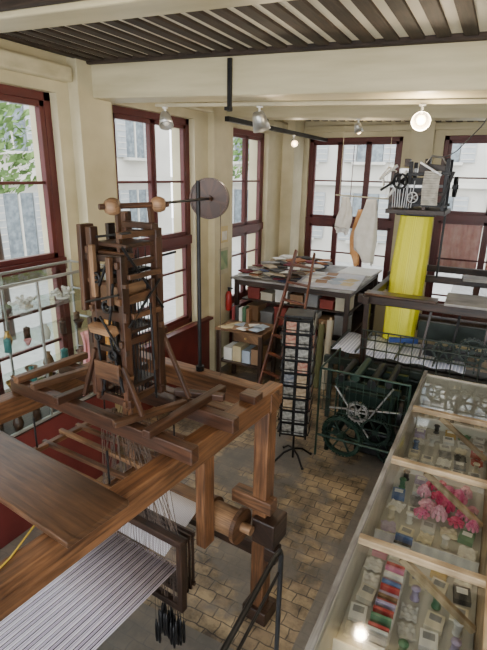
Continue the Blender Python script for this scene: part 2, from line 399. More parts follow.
br('carrier_strut',(-0.30,-1.02,1.99),(-0.16,-0.62,1.99),0.04,0.035,jacmid,loom,0.006)
br('carrier_strut',(-0.30,-0.55,1.99),(-0.02,-0.45,1.99),0.045,0.04,jacwood,loom,0.006)
br('rail_block',(-0.05,-0.20,1.905),(0.06,-0.20,1.905),0.10,0.05,jacwood,loom,0.005)
g=G(); g.cyl((-0.56,0.02,1.86),(-0.56,0.02,3.16),0.013,n=10); g.cyl((-0.56,0.02,1.86),(-0.56,0.02,1.9),0.03,n=10)
g.obj('iron_pole',iron,loom)
g=G(); g.rev((-0.50,0.06,3.05),(-0.35,1,0),[(0.0,-0.016),(0.117,-0.016),(0.117,0.016),(0,0.016)],36,smooth=False)
g.rev((-0.50,0.06,3.05),(-0.35,1,0),[(0.117,-0.022),(0.128,-0.022),(0.128,0.022),(0.117,0.022)],36,closed=True,smooth=False)
g.cyl((-0.49,0.03,3.05),(-0.515,0.10,3.05),0.022)
g.bar((-0.58,0.03,3.05),(-0.46,0.03,3.05),0.02,0.02)
g.obj('wooden_disc',jacwood,loom,label='round dark wooden pulley disc')
g=G(); g.tube([(-0.385,0.02,3.02),(-0.385,0.02,2.5),(-0.385,0.02,1.87)],0.003,5); g.obj('pulley_cord',cord,loom)

# jacquard mechanism: irregular open stack of posts, battens, iron rods and levers
jc=(-0.43,-0.755)
jq=thing('jacquard_mechanism','tall dark wood jacquard mechanism standing on the hand loom','loom mechanism',
   (LL[0]+math.cos(LR)*jc[0]-math.sin(LR)*jc[1], LL[1]+math.sin(LR)*jc[0]+math.cos(LR)*jc[1], 2.015),LR)
A=0.10; B_=0.12
for (x,y,h,w) in ((-A,-B_,0.93,0.04),(A,-B_,0.80,0.034),(-A,B_,0.99,0.036),(A,B_,0.92,0.045)):
    bx('upright',(x,y,h/2),(w,0.048,h),jacwood,jq,0.004,rot=(0,random.uniform(-.012,.012),0))
for i,(z,yy,th_b) in enumerate(((0.03,-1,0.045),(0.17,-1,0.02),(0.31,-1,0.03),(0.49,-1,0.05),(0.66,-1,0.022),(0.78,-1,0.035),(0.03,1,0.045),(0.40,1,0.03),(0.62,1,0.05),(0.88,1,0.035))):
    br('cross_bar',(-A-.02-.01*(i%3),yy*B_-.01,z),(A+.02+.01*((i+1)%3),yy*B_-.01,z+0.01*(i%2)),0.025,th_b,(jacwood,jacmid,darkwood)[i%3],jq,0.003)
for i,(z,x) in enumerate(((0.03,-A),(0.03,A),(0.36,A),(0.58,A),(0.76,A),(0.52,-A),(0.82,-A))):
    br('side_bar',(x,-B_-.04,z),(x,B_+.02+.02*(i%3),z+0.015*(i%2)),0.022,0.035,(jacwood,jacmid)[i%2],jq,0.003)
bx('top_batten',(0.0,-0.08,0.80),(0.24,0.05,0.025),jacmid,jq,0.004)
bx('top_batten',(0.03,0.08,0.93),(0.22,0.05,0.03),jacwood,jq,0.004)
bx('top_batten',(0.10,0.0,0.90),(0.04,0.26,0.03),jacmid,jq,0.004)
bx('top_batten',(0.0,0.0,0.845),(0.22,0.20,0.02),jacwood,jq,0.004)
bx('needle_box',(0.0,-0.02,0.60),(0.16,0.18,0.11),midwood,jq,0.004,label='lighter wooden needle box')
bx('griffe_plate',(0.0,0.0,0.71),(0.16,0.20,0.018),iron,jq,0.002)
bx('griffe_plate',(0.0,0.0,0.40),(0.17,0.20,0.02),darkwood,jq,0.002)
bx('comb_board',(0.0,0.0,0.10),(0.18,0.20,0.02),darkwood,jq,0.002)
bx('card_cylinder',(0.0,-0.175,0.43),(0.17,0.045,0.045),midwood,jq,0.004,rot=(math.radians(20),0,0))
g=G()
for i in range(28): 
    xx=-0.082+0.0062*i; yy=-0.06+0.04*(i%4)
    g.cyl((xx,yy,0.0),(xx+random.uniform(-.01,.01),yy,0.80+random.uniform(-.08,.03)),0.003,n=5)
g.obj('hook_wires',iron,jq,kind='stuff')
bx('leaning_plate',(-0.150,-0.12,0.72),(0.03,0.085,0.44),jacwood,jq,0.004,rot=(0.0,0.03,0))
bx('leaning_plate',(-0.155,0.06,0.50),(0.025,0.05,0.86),darkwood,jq,0.004,rot=(0.0,-0.02,0))
bx('leaning_plate',(-0.145,-0.12,0.24),(0.03,0.045,0.44),jacwood,jq,0.004)
KA=(0.04,-0.10,1.03); KB=(0.13,0.12,1.035)
g=G(); g.cyl((0.015,-0.16,1.03),(0.15,0.17,1.035),0.014)
g.bar((0.05,-0.08,0.80),(0.05,-0.08,1.03),0.02,0.02).bar((0.11,0.09,0.92),(0.11,0.08,1.03),0.022,0.022)
g.obj('top_shaft',jacwood,jq)
for kx,r in ((KA,0.038),(KB,0.036)):
    G().rev(kx,(0.9,0.35,0),[(0,-0.034),(r*.85,-0.030),(r*1.08,-.01),(r*1.08,0.01),(r*.85,0.030),(0,0.034)],20).obj('turned_knob',midwood,jq,label='turned light wood roller')
G().cyl((0.13,0.12,1.04),(-0.055,0.80,1.035),0.0075,n=8).obj('lever_arm',iron,jq)
br('diagonal_brace',(-A,-0.15,0.30),(-0.22,-0.15,0.0),0.022,0.022,jacwood,jq,0.003)
br('diagonal_brace',(A,-0.15,0.24),(0.22,-0.15,0.0),0.022,0.02,jacwood,jq,0.003)
br('diagonal_brace',(A,0.15,0.34),(0.28,0.15,0.0),0.022,0.022,jacwood,jq,0.003)
wk=lambda g,c,r:g.rev(c,(0,1,0),[(r*.7,-0.008),(r,-0.008),(r,0.008),(r*.7,0.008)],18,closed=True)
for c_,r_ in (((0.03,-0.168,0.55),0.034),((-0.03,-0.168,0.69),0.028),((0.05,-0.168,0.30),0.03),((-0.05,-0.168,0.38),0.022)):
    g=G(); wk(g,c_,r_); g.cyl((c_[0],-0.175,c_[2]),(c_[0],-0.14,c_[2]),0.008); g.obj('iron_ring',iron,jq)
for (x,z,l,a) in ((0.055,0.55,0.25,.2),(-0.05,0.28,0.4,-.1),(0.02,0.72,0.16,.5),(0.07,0.25,0.3,-.25),(-0.02,0.15,0.22,.35)): bx('iron_link',(x,-0.165,z),(0.010,0.012,l),iron,jq,0.002,rot=(0,a,0))
for p1,p2 in (((A+.03,-0.14,0.85),(A+.03,0.13,0.50)),((A+.035,-0.13,0.45),(A+.04,0.10,0.66)),((-A-.03,-0.16,0.55),(A+.04,-0.19,0.63)),((-0.2,-0.1,0.86),(0.18,-0.13,0.92)),((0.0,-0.19,0.50),(0.16,-0.22,0.36)),((-0.13,0.15,0.70),(0.2,0.16,0.80)),((A+.03,0.05,0.0),(A+.04,0.02,0.55))):
    G().cyl(p1,p2,0.007,n=6).obj('iron_lever',iron,jq)
bx('batten',(0.06,-0.165,0.68),(0.028,0.025,0.24),jacmid,jq,0.004,rot=(0,.04,0))
bx('batten',(-0.05,-0.165,0.72),(0.028,0.025,0.26),midwood,jq,0.004)
bx('batten',(0.0,-0.165,0.20),(0.18,0.022,0.10),jacmid,jq,0.004)
bx('batten',(A+0.03,0.0,0.50),(0.022,0.20,0.03),jacmid,jq,0.003)
bx('batten',(A+0.03,0.0,0.70),(0.022,0.22,0.025),jacmid,jq,0.003)
bx('batten',(A+0.03,0.05,0.42),(0.022,0.028,0.5),jacwood,jq,0.003)

G().box((-1.90,1.21,1.896),(1.42,0.30,0.03),(0,0,LR-0.03)).obj('plank',plankwood,bevel=0.005,label='wide dark worn plank laid across the loom rails',cat='plank')
G().tube([(-1.42,1.0,1.884),(-1.36,0.85,1.884),(-1.33,0.7,1.884),(-1.35,0.5,1.884)],0.0035,6).obj('yellow_cord',flat('yellow_string',(0.6,0.42,0.05),None,0.6),label='thin yellow cord lying along the loom rail',cat='cord')

# ------------------------------------------------------------------ rack of postcards
RX=(-1.74,4.68,0)
rk=thing('postcard_rack','black revolving postcard rack standing on the tiles','display rack',RX,0.25)
g=G(); g.cyl((0,0,0.02),(0,0,1.80),0.014,n=10)
for i in range(4):
    a=i*math.pi/2+0.6; g.tube([(0,0,0.14),(0.12*math.cos(a),0.12*math.sin(a),0.11),(0.24*math.cos(a),0.24*math.sin(a),0.012)],0.013,6)
    g.sph((0.24*math.cos(a),0.24*math.sin(a),0.015),0.018,8)
g.obj('stand',iron,rk)
g=G(); hw=0.145
for sx_ in (-1,1):
    for sy in (-1,1): g.cyl((sx_*hw,sy*hw,0.36),(sx_*hw,sy*hw,1.78),0.009,n=6)
for k in range(10):
    z=0.40+k*0.15
    for a in range(4):
        c,s_=math.cos(a*math.pi/2),math.sin(a*math.pi/2)
        def R(x,y): return (c*x-s_*y, s_*x+c*y)
        p=R(-hw,hw);q=R(hw,hw); g.cyl((*p,z),(*q,z),0.007,n=6)
        p2=R(-hw,hw+0.035);q2=R(hw,hw+0.035)
        if k<9: g.cyl((*p2,z+0.05),(*q2,z+0.05),0.006,n=5); g.box((*R(0,hw+0.015),z+0.01),((0.28 if a%2==0 else 0.035),(0.035 if a%2==0 else 0.28),0.008))
g.box((0,0,1.79),(0.30,0.30,0.02)).box((0,0,1.05),(0.26,0.26,1.35))
g.obj('wire_cage',iron,rk)
pc=[flat('card_%d'%i,c,c2,0.5,scale=25) for i,(c,c2) in enumerate([((0.32,0.31,0.28),(0.05,0.05,0.04)),((0.24,0.16,0.09),(0.45,0.36,0.24)),((0.04,0.06,0.10),(0.28,0.28,0.28)),((0.25,0.05,0.04),(0.45,0.32,0.22)),((0.4,0.4,0.36),(0.12,0.12,0.12))])]
lab=['grey photo postcard standing in the rack','sepia postcard standing in the rack','blue grey postcard standing in the rack','red toned postcard standing in the rack','white postcard standing in the rack']
rkM=Matrix.Translation(RX)@Matrix.Rotation(0.25,4,'Z')
base={}
for k in range(9):
    for a in range(4):
        if a==0: continue
        for t in (-0.07,0.07):
            ci=random.randrange(5); M=rkM@Matrix.Rotation(a*math.pi/2,4,'Z')@Matrix.Translation((t,hw+0.018,0.40+k*0.15+0.077))@Matrix.Rotation(0.06,4,'X')
            if ci not in base:
                base[ci]=G().box((0,0,0),(0.105,0.004,0.115)).obj('postcard',pc[ci],label=lab[ci],cat='postcard',group='postcards in the revolving rack'); o=base[ci]
            else:
                o=base[ci].copy(); COL.objects.link(o)
            o.matrix_world=M

# ------------------------------------------------------------------ big table
TZ=1.57
tb=thing('work_table','high wide timber work table heaped with fabric samples','table',(-2.80,7.90,0))
bx('table_top',(0,0,TZ-0.016),(2.05,2.05,0.032),greywood,tb,0.006)
for x in (-0.95,0.95):
    for y in (-0.93,0.93): bx('leg',(x,y,(TZ-.032)/2),(0.07,0.07,TZ-.032),darkwood,tb,0.006)
for y in (-0.93,0.93): br('apron',(-0.95,y,TZ-.085),(0.95,y,TZ-.085),0.03,0.10,darkwood,tb)
for x in (-0.95,0.95): br('apron',(x,-0.93,TZ-.085),(x,0.93,TZ-.085),0.03,0.10,darkwood,tb)
for z in (0.75,1.15): bx('shelf_board',(0,0.1,z),(1.9,1.7,0.025),darkwood,tb)
bx('back_board',(0,0.9,0.75),(1.85,0.03,1.3),darkwood,tb)
lil=flat('lilac_board',(0.52,0.52,0.58),(0.64,0.64,0.70),0.5)
G().box((-2.28,7.50,TZ+0.011),(0.95,1.15,0.02),(0,0,0.12)).obj('drawing_board',lil,label='large pale lilac board lying on the work table',cat='board',bevel=0.003)
G().box((-2.08,8.50,TZ+0.011),(0.60,0.7,0.02),(0,0,-0.05)).obj('drawing_board',white,label='white board lying on the work table',cat='board',bevel=0.003)
fcols=[('dark brown',(0.06,0.035,0.02)),('cream',(0.5,0.44,0.33)),('grey',(0.25,0.24,0.23)),('rust',(0.30,0.12,0.05)),('navy',(0.03,0.04,0.09)),('burgundy',(0.14,0.02,0.03)),('beige',(0.36,0.29,0.2)),('black',(0.03,0.03,0.03)),('white',(0.7,0.69,0.66))]
for i in range(100):
    nme,c=random.choice(fcols); w=random.uniform(.14,.30); d=random.uniform(.10,.22); h=random.uniform(.012,.03)
    lay=i//25; q=i%25; x=-3.66+0.20*(q%5)+random.uniform(-.04,.04)+0.05*lay; y=7.06+0.36*(q//5)+random.uniform(-.08,.08)
    G().box((0,0,h/2),(w,d,h)).obj('fabric_sample',flat('fabric_'+nme,c,None,0.8,scale=30),loc=(x,y,TZ+0.001+0.012*(lay>0)+lay*0.042),rot=(random.uniform(-.09,.09)*(lay>0),random.uniform(-.09,.09)*(lay>0),random.uniform(-.8,.8)),bevel=0.004,label=nme+' folded fabric sample heaped on the work table',cat='fabric sample',group='fabric samples on the work table')
pap=[('white',(0.8,0.79,0.75)),('yellowed',(0.6,0.5,0.3)),('pale blue',(0.4,0.48,0.58)),('brown',(0.3,0.18,0.1))]
for i in range(10):
    nme,c=pap[(i*3)%4]
    G().box((0,0,0.002),(0.18,0.24,0.004)).obj('paper_sheet',flat('paper_'+nme,c,None,0.8),loc=(-2.60+0.21*(i%4)+random.uniform(-.03,.03),7.25+0.32*(i//4)+random.uniform(-.03,.03),TZ+0.022),rot=(0,0,random.uniform(-.8,.8)),label=nme+' paper sheet lying on the lilac board',cat='paper',group='papers on the work table')
for i in range(14):
    nme,c=[('brown',(0.26,0.15,0.08)),('grey',(0.2,0.2,0.2)),('red',(0.22,0.04,0.03)),('cream',(0.5,0.45,0.34)),('white',(0.65,0.64,0.6))][i%5]
    w=0.24; h=[0.26,0.18,0.29,0.22,0.28,0.2,0.3][i%7]
    G().box((0,0,h/2),(w-.02,0.3,h)).box((0,0,h+0.008),(w,0.32,0.03)).obj('storage_box',flat('box_'+nme,c,None,0.8),loc=(-3.55+0.26*(i%7),7.34,0.765 if i<7 else 1.165),rot=(0,0,random.uniform(-.08,.08)),bevel=0.004,label=nme+' lidded storage box on the shelf under the table',cat='box',group='storage boxes under the work table').scale=(1,1,1 if i<7 else 0.7)
for i in range(6):
    nme,c=[('ivory',(0.45,0.4,0.3)),('olive',(0.12,0.12,0.05)),('wine',(0.16,0.03,0.04)),('tan',(0.32,0.21,0.11))][i%4]
    G().cyl((0,0,0),(0,0,1.1-.08*(i%3)),0.05,n=16).cyl((0,0,-0.0),(0,0,1.14-.08*(i%3)),0.018,n=10,m=1).obj('fabric_roll',[flat('roll_'+nme,c,None,0.8),palewood],loc=(-2.05-0.125*i,6.72,0.01),rot=(math.radians(-6),0,0),label=nme+' fabric roll leaning against the work table',cat='fabric roll',group='fabric rolls by the table')

dk=thing('writing_desk','light wood writing desk covered with papers','desk',(-3.22,6.33,0))
bx('desk_top',(0,0,0.94),(0.80,0.60,0.035),midwood,dk)
for x in (-0.36,0.36):
    for y in (-0.25,0.25): bx('leg',(x,y,0.46),(0.06,0.06,0.92),darkwood,dk)
dr=bx('drawer',(0.12,-0.0,0.85),(0.42,0.54,0.13),midwood,dk)
G().sph((0.12,-0.28,0.85),0.018,8).obj('knob',brass,dr)
bx('desk_shelf',(0,0.0,0.4),(0.72,0.5,0.025),darkwood,dk)
for i in range(4):
    nme,c=pap[i]; h=.2+.05*(i%2)
    G().box((0,0,h/2),(0.14,0.3,h)).obj('paper_stack',flat('paper_'+nme,c,None,0.8),loc=(-3.46+0.16*i,6.30,0.415),label=nme+' stack of papers on the desk shelf',cat='paper stack',group='paper stacks under the desk')
for i in range(12):
    nme,c=random.choice(pap)
    G().box((0,0,0.003),(0.17,0.20,0.006)).obj('paper_sheet',flat('paper_'+nme,c,None,0.8),loc=(-3.50+0.11*(i%6)+random.uniform(-.02,.02),6.15+0.14*(i//6)+random.uniform(-.02,.02),0.959+0.007*(i%6)),rot=(0,0,random.uniform(-.6,.6)),label=nme+' paper sheet lying on the writing desk',cat='paper',group='papers on the writing desk')
for i,(nme,c) in enumerate([('wine red',(0.2,0.03,0.03)),('black',(0.02,0.02,0.02)),('white',(0.6,0.6,0.56)),('green',(0.05,0.12,0.06)),('brown',(0.2,0.1,0.05))]):
    G().box((0,0,0.11+.01*(i%2)),(0.055,0.12,0.22+.02*(i%2))).obj('box_file',flat('boxfile_'+nme,c,None,0.5),loc=(-3.56+0.065*i,6.56,0.958),label=nme+' box file standing on the writing desk',cat='box file',group='box files on the desk',bevel=0.004)
redw=wood('red_wood',(0.09,0.028,0.016),(0.27,0.09,0.045),0.4)
ld=thing('wooden_ladder','reddish brown wooden ladder leaning on the work table','ladder',(0,0,0))
La,Lb=Vector((-2.76,5.70,0.0)),Vector((-2.16,5.45,0.0)); Lc,Ld_=Vector((-2.66,6.83,2.12)),Vector((-2.36,6.81,2.10))
br('side_rail',La,Lc,0.03,0.065,redw,ld); br('side_rail',Lb,Ld_,0.03,0.065,redw,ld)
for i in range(8):
    t=0.1+i*0.115; br('rung',La.lerp(Lc,t),Lb.lerp(Ld_,t),0.065,0.024,redw,ld,0.002)

# ------------------------------------------------------------------ green winding machine
mc=thing('winding_machine','dark green cast iron winding machine on the tiled floor','machine',(-1.04,5.30,0),0.0)
for y in (-0.22,0.25):
    g=G(); g.tube([(-0.42,y,0.0),(-0.40,y,0.3),(-0.28,y,0.55),(-0.30,y,0.95)],0.03,8).tube([(0.42,y,0.0),(0.40,y,0.3),(0.28,y,0.55),(0.30,y,0.95)],0.03,8)
    g.tube([(-0.38,y,0.35),(-0.15,y,0.22),(0.15,y,0.22),(0.38,y,0.35)],0.026,8).box((0,y,0.93),(0.74,0.05,0.06)).box((0,y,0.55),(0.6,0.04,0.06))
    g.obj('side_frame',green,mc)
def wheel(name,c,ax,R,parent,mat,teeth=0,sp=6,t=0.022):
    g=G(); g.rev(c,ax,[(R*0.86,-t),(R,-t),(R,t),(R*0.86,t)],32,closed=True,smooth=False)
    q=Vector(ax).normalized().to_track_quat('Z','Y').to_matrix(); cc=Vector(c)
    for i in range(sp):
        a=2*math.pi*i/sp; g.cyl(cc,cc+q@Vector((math.cos(a)*R*0.9,math.sin(a)*R*0.9,0)),0.013,n=6)
    for i in range(teeth):
        a=2*math.pi*i/teeth; p=cc+q@Vector((math.cos(a),math.sin(a),0))*R; g.bar(p,p+q@Vector((math.cos(a),math.sin(a),0))*0.018,0.02,0.03)
    g.cyl(cc-q@Vector((0,0,t*1.8)),cc+q@Vector((0,0,t*1.8)),R*0.2,n=14)
    return g.obj(name,mat,parent)
grn2=flat('green_gear',(0.015,0.042,0.03),(0.04,0.08,0.06),0.35,0.3)
wheel('gear_wheel',(-0.22,-0.31,0.28),(0.15,1,0),0.24,mc,grn2,36)
wheel('gear_wheel',(0.16,-0.33,0.46),(0.0,1,0),0.16,mc,green,26)
wheel('gear_wheel',(0.34,-0.31,0.22),(0.0,1,0),0.13,mc,green,20)
wheel('gear_wheel',(-0.05,-0.36,0.66),(0.0,1,0),0.11,mc,steel,18)
wheel('hand_wheel',(0.38,0.0,0.6),(1,0,0),0.20,mc,iron,0,5)
g=G().cyl((-0.1,-0.3,0.5),(-0.1,0.34,0.5),0.11,n=20).cyl((0.2,-0.3,0.62),(0.2,0.3,0.62),0.06).cyl((-0.3,-0.3,0.3),(-0.3,0.34,0.3),0.04).box((0,0,0.74),(0.5,0.36,0.12))
g.obj('drum',green,mc)
for (x,z,r) in ((-0.28,1.0,0.04),(-0.12,1.04,0.045),(0.06,1.0,0.05),(0.24,1.03,0.04)): G().cyl((x,-0.3,z),(x,0.3,z),r,n=16).obj('feed_roller',(steel,iron,grn2)[int(z*100)%3],mc)
for (p1,p2) in (((-0.35,-0.30,0.9),(0.1,-0.33,0.35)),((0.3,-0.30,1.0),(0.05,-0.34,0.55)),((-0.4,-0.28,0.6),(0.4,-0.28,0.72))): G().cyl(p1,p2,0.012,n=6).obj('link_rod',steel,mc)
bx('motor_box',(0.1,0.0,0.2),(0.4,0.36,0.3),iron,mc,0.02)
g=G()
for i in range(13): g.cyl((-0.45+0.075*i,-0.40,0.62),(-0.45+0.075*i,-0.40,1.12),0.004,n=5)
for z in (0.62,0.78,0.94): g.cyl((-0.48,-0.40,z),(0.48,-0.40,z),0.004,n=5)
for z in (0.28,1.12): g.cyl((-0.50,-0.40,z),(0.48,-0.40,z),0.013,n=6)
for x in (-0.50,0.48): g.cyl((x,-0.40,0),(x,-0.40,1.12),0.014,n=6)
g.cyl((-0.50,-0.40,1.12),(-0.50,0.35,1.12),0.013,n=6).cyl((-0.50,0.35,0),(-0.50,0.35,1.12),0.013,n=6)
g.obj('guard_frame',grn2,mc)

# ------------------------------------------------------------------ second loom
l2=thing('power_loom','dark timber and iron loom with yellow hanging harness','loom',(-1.30,5.86,0))
W2=1.95; D2=2.7
dgreen=flat('loom_dark_green',(0.012,0.02,0.016),(0.03,0.045,0.035),0.4,0.2)
for x in (0,W2):
    for y in (0,D2): bx('post',(x,y,0.88),(0.07,0.08,1.76),darkwood,l2,0.008)
    bx('side_rail',(x,D2/2,1.76),(0.08,D2+0.3,0.09),darkwood,l2,0.008)
    bx('lower_rail',(x,D2/2,0.70),(0.09,D2,0.1),dgreen,l2,0.008)
for y in (0,1.75,D2): br('cross_rail',(-0.12,y,1.75),(W2+0.12,y,1.75),0.08,0.10,darkwood,l2,0.008)
br('front_rail',(-0.50,0,0.87),(W2,0,0.87),0.08,0.10,dgreen,l2,0.008)
wv=stripes('white_warp',[(0,(0.56,0.58,0.72)),(0.4,(0.82,0.84,0.92)),(0.75,(0.38,0.42,0.58))],0.04)
g=G(); g.grid(lambda u,v:(-0.44+1.65*u,0.06+0.82*v,0.99+0.012*math.sin(u*30)),40,3); g.obj('white_warp',wv,l2,solid=0.004,kind='stuff',label='pale blue white stretched warp')
br('warp_rail',(-0.44,0.88,0.95),(W2,0.88,0.95),0.06,0.05,dgreen,l2)
bx('warp_leg',(-0.42,0.04,0.45),(0.06,0.06,0.9),dgreen,l2); bx('warp_leg',(-0.42,0.86,0.45),(0.06,0.06,0.9),dgreen,l2)
for x in (-0.42,-0.1,0.4,0.85,1.3):
    br('warp_guide',(x,0.0,1.03),(x,0.88,1.03),0.02,0.03,dgreen,l2,0.002)
g=G()
for z in (1.12,1.24,1.36): g.cyl((-0.03,-0.05,z),(W2,-0.05,z),0.010,n=6)
for i in range(14): g.cyl((-0.0+0.15*i,-0.05,0.9),(-0.0+0.15*i,-0.05,1.36),0.007,n=6)
g.obj('front_railing',dgreen,l2)
G().cyl((0.1,0.08,0.90),(1.8,0.08,0.90),0.05,n=20).obj('cloth_roller',iron,l2)
G().cyl((0.1,2.3,0.9),(1.8,2.3,0.9),0.14,n=20).obj('warp_roller',darkwood,l2)
bx('machine_body',(0.78,0.5,0.45),(1.8,0.75,0.6),dgreen,l2,0.03)
bx('reed_beater',(1.15,0.70,1.25),(1.2,0.08,0.26),dgreen,l2,0.01)
bx('shuttle_box',(0.95,0.30,1.12),(0.5,0.14,0.12),iron,l2,0.01)
for i in range(3): wheel('gear_wheel',(0.95+0.3*i,0.05,1.22+0.05*(i%2)),(0,1,0),0.12+0.03*(i%2),l2,dgreen,20)
for i in range(4): br('picking_stick',(0.65+0.35*i,0.2,0.9),(0.72+0.33*i,0.35+.1*(i%2),1.62),0.03,0.025,(darkwood,iron)[i%2],l2,0.003)
g=G()
for i in range(60): g.cyl((0.72+0.018*i,1.25,1.0),(0.85+0.014*i,1.7,1.72),0.003,n=4)
g.obj('dark_cords',cord,l2,kind='stuff')
ym=stripes('yellow_cord',[(0,(0.88,0.83,0.01)),(0.45,(0.95,0.94,0.06)),(0.8,(0.66,0.60,0.008))],0.012,0.45)
g=G()
N=96; R_=[]
rows=9
for r_ in range(rows+1):
    t=r_/rows; z=2.70-1.70*t
    w=0.205+0.02*math.sin(math.pi*t); d=0.13+0.04*math.sin(math.pi*t)
    ring=[]
    for j in range(N):
        a=2*math.pi*j/N; rr=1+0.025*(j%2)+0.02*math.sin(j*0.9)
        ca,sa=math.cos(a),math.sin(a)
        sx_=math.copysign(abs(ca)**0.75,ca); sy=math.copysign(abs(sa)**0.75,sa)
        ring.append((0.29-0.02*t+w*rr*sx_,1.20-0.26*t+d*rr*sy,z))
    R_.append(ring)
vs=[p for ring in R_ for p in ring]; fs=[];uvs=[]
for r_ in range(rows):
    for j in range(N):
        j2=(j+1)%N; fs.append((r_*N+j,(r_+1)*N+j,(r_+1)*N+j2,r_*N+j2)); uvs.append([(r_*.25,j*.012),(r_*.25+.25,j*.012),(r_*.25+.25,j*.012+.012),(r_*.25,j*.012+.012)])
g._add(vs,fs,uvs,0,True); g.obj('yellow_harness',ym,l2,kind='stuff',label='bright yellow bundle of hanging harness cords')
blu=flat('blue_cord',(0.03,0.07,0.30),(0.07,0.14,0.42),0.6)
G().box((0.38,0.70,1.06),(0.40,0.05,0.07),(0,0.05,0.5)).obj('blue_batten',blu,l2,bevel=0.01)
for x in (0.02,0.60):
    bx('iron_stand',(x,1.68,2.25),(0.03,0.03,0.92),iron,l2,0.003)
wheel('hand_wheel',(-0.10,1.3,0.6),(1,0,0),0.28,l2,iron,0,6)
j2=thing('card_mechanism','worn metal and wood jacquard mechanism above the yellow cords','loom mechanism',(-1.02,7.12,2.73))
bx('base_plate',(0,0.1,0.03),(0.76,0.78,0.06),darkwood,j2)
bx('comb_board',(0,0,-0.01),(0.5,0.36,0.03),iron,j2)
for x,h in ((-0.34,0.5),(-0.12,0.62),(0.10,0.52),(0.33,0.66)):
    for y in (-0.2,0.2): bx('upright',(x,y,0.05+h/2),(0.05,0.05,h),(jacwood,iron)[h>.6],j2)
for i,z in enumerate((0.12,0.24,0.36,0.50)):
    for y in (-0.22,0.22): br('cross_bar',(-0.36+.05*(i%2),y,z),(0.38-.06*(i%3),y,z+.03*(i%2)),0.03,0.04,(iron,jacwood,steel)[i%3],j2,0.003)
bx('needle_box',(-0.05,-0.02,0.30),(0.46,0.30,0.34),iron,j2)
bx('top_box',(0.14,0.0,0.58),(0.34,0.30,0.12),darkwood,j2,rot=(0,0.08,0))
bx('top_box',(-0.18,0.05,0.54),(0.22,0.24,0.10),steel,j2)
g=G()
for i in range(9): g.cyl((-0.30+0.03*i,-0.25,0.08),(-0.32+0.034*i+random.uniform(-.02,.02),-0.26,0.42+random.uniform(-.1,.12)),0.007,n=6)
g.obj('hook_rods',steel,j2,kind='stuff')
for i,(p1,p2) in enumerate((((-0.30,-0.2,0.62),(-0.48,-0.36,0.44)),((-0.2,-0.2,0.50),(-0.46,-0.34,0.30)),((0.0,-0.27,0.66),(0.28,-0.30,0.50)),((-0.1,-0.28,0.15),(0.20,-0.30,0.40)),((0.3,-0.26,0.12),(0.42,-0.28,0.55)),((-0.38,-0.2,0.2),(-0.15,-0.3,0.55)))):
    br('griffe_lever',p1,p2,0.03,0.03,(white,iron,steel,jacwood,iron,white)[i],j2,0.003)
G().tube([(-0.34,0,0.54),(-0.44,-0.05,0.60),(-0.50,-0.1,0.50),(-0.46,-0.15,0.36)],0.016,8).obj('bent_lever',white,j2)
G().tube([(0.05,-0.1,0.64),(0.12,-0.15,0.74),(0.26,-0.18,0.72),(0.34,-0.2,0.60)],0.016,8).obj('bent_lever',steel,j2)
pcm=flat('pale_cards',(0.45,0.42,0.36),(0.75,0.72,0.64),0.8,scale=15)
g=G()
for i in range(14):
    a=i/13*math.pi; g.box((0.17,-0.29-0.07*math.sin(a),0.54-0.40*i/13),(0.20,0.008,0.028),(0.4*math.cos(a),0,0))
g.obj('punched_cards',pcm,j2,kind='stuff')
wheel('pulley',(0.44,-0.05,0.36),(1,0,0),0.13,j2,iron,0,5)
wheel('pulley',(-0.22,-0.31,0.42),(0.3,1,0),0.10,j2,iron,0,5)
wheel('pulley',(-0.04,-0.30,0.22),(0.1,1,0),0.07,j2,steel,0,5)
for x in (-0.2,0.06,0.26): bx('top_peg',(x,0.0,0.66),(0.07,0.10,0.10),(darkwood,white,jacwood)[int(abs(x)*10)%3],j2)
G().box((0,0,0),(0.95,0.62,0.03)).obj('board',greywood,loc=(0.05,6.09,1.822),rot=(0,0,0.03),bevel=0.004,label='wide grey worn board resting on the dark loom',cat='board')
G().box((0,0,0),(0.84,0.20,0.03)).obj('board',plankwood,loc=(-0.92,5.90,1.822),rot=(0,0,-0.02),bevel=0.004,label='narrow dark plank resting on the dark loom',cat='board')
G().box((0,0,0),(0.9,0.30,0.04)).obj('board',greywood,loc=(0.10,7.56,1.827),rot=(0,0,0.1),bevel=0.004,label='pale grey board resting across the dark loom',cat='board')

cl=flat('white_cloth',(0.66,0.63,0.57),(0.80,0.77,0.72),0.85,scale=9)
pl=flat('orange_cloth',(0.60,0.28,0.10),(0.75,0.42,0.20),0.85,scale=9)
def hang(loc,w,h,mat,lab,ph,sway=0.03):
    g=G()
    def fn(u,v):
        a=2*math.pi*u; ww=w*(0.45+0.55*min(1,v*1.6))*(1+0.16*math.sin(3*a+ph+v*2)+0.07*math.sin(9*a+v*4))*(1.0-0.25*max(0,v-.7))
        return (ww*0.5*math.cos(a)+sway*math.sin(v*4+ph), ww*0.26*math.sin(a), -h*v*(1+0.12*math.sin(a+ph)+0.05*math.sin(3*a)*v))
    g.grid(fn,48,16); g.obj('hanging_cloth',mat,loc=loc,label=lab,cat='cloth',solid=0.003)
G().cyl((-2.26,7.32,2.93),(-1.45,7.24,2.90),0.010,n=8).tube([(-2.2,7.315,2.93),(-2.2,7.31,3.3),(-2.2,7.34,4.12)],0.003,5).tube([(-1.5,7.25,2.90),(-1.5,7.25,3.3),(-1.5,7.28,4.12)],0.003,5).obj('hanging_pole',offw,label='thin pole hung from the ceiling beside the loom',cat='pole')
hang((-2.11,7.30,2.905),0.22,0.50,cl,'crumpled white cloth hanging from the thin pole',0.3,.02)
hang((-1.72,7.27,2.888),0.30,0.86,cl,'long crumpled white cloth hanging beside the yellow loom',1.7,.02)
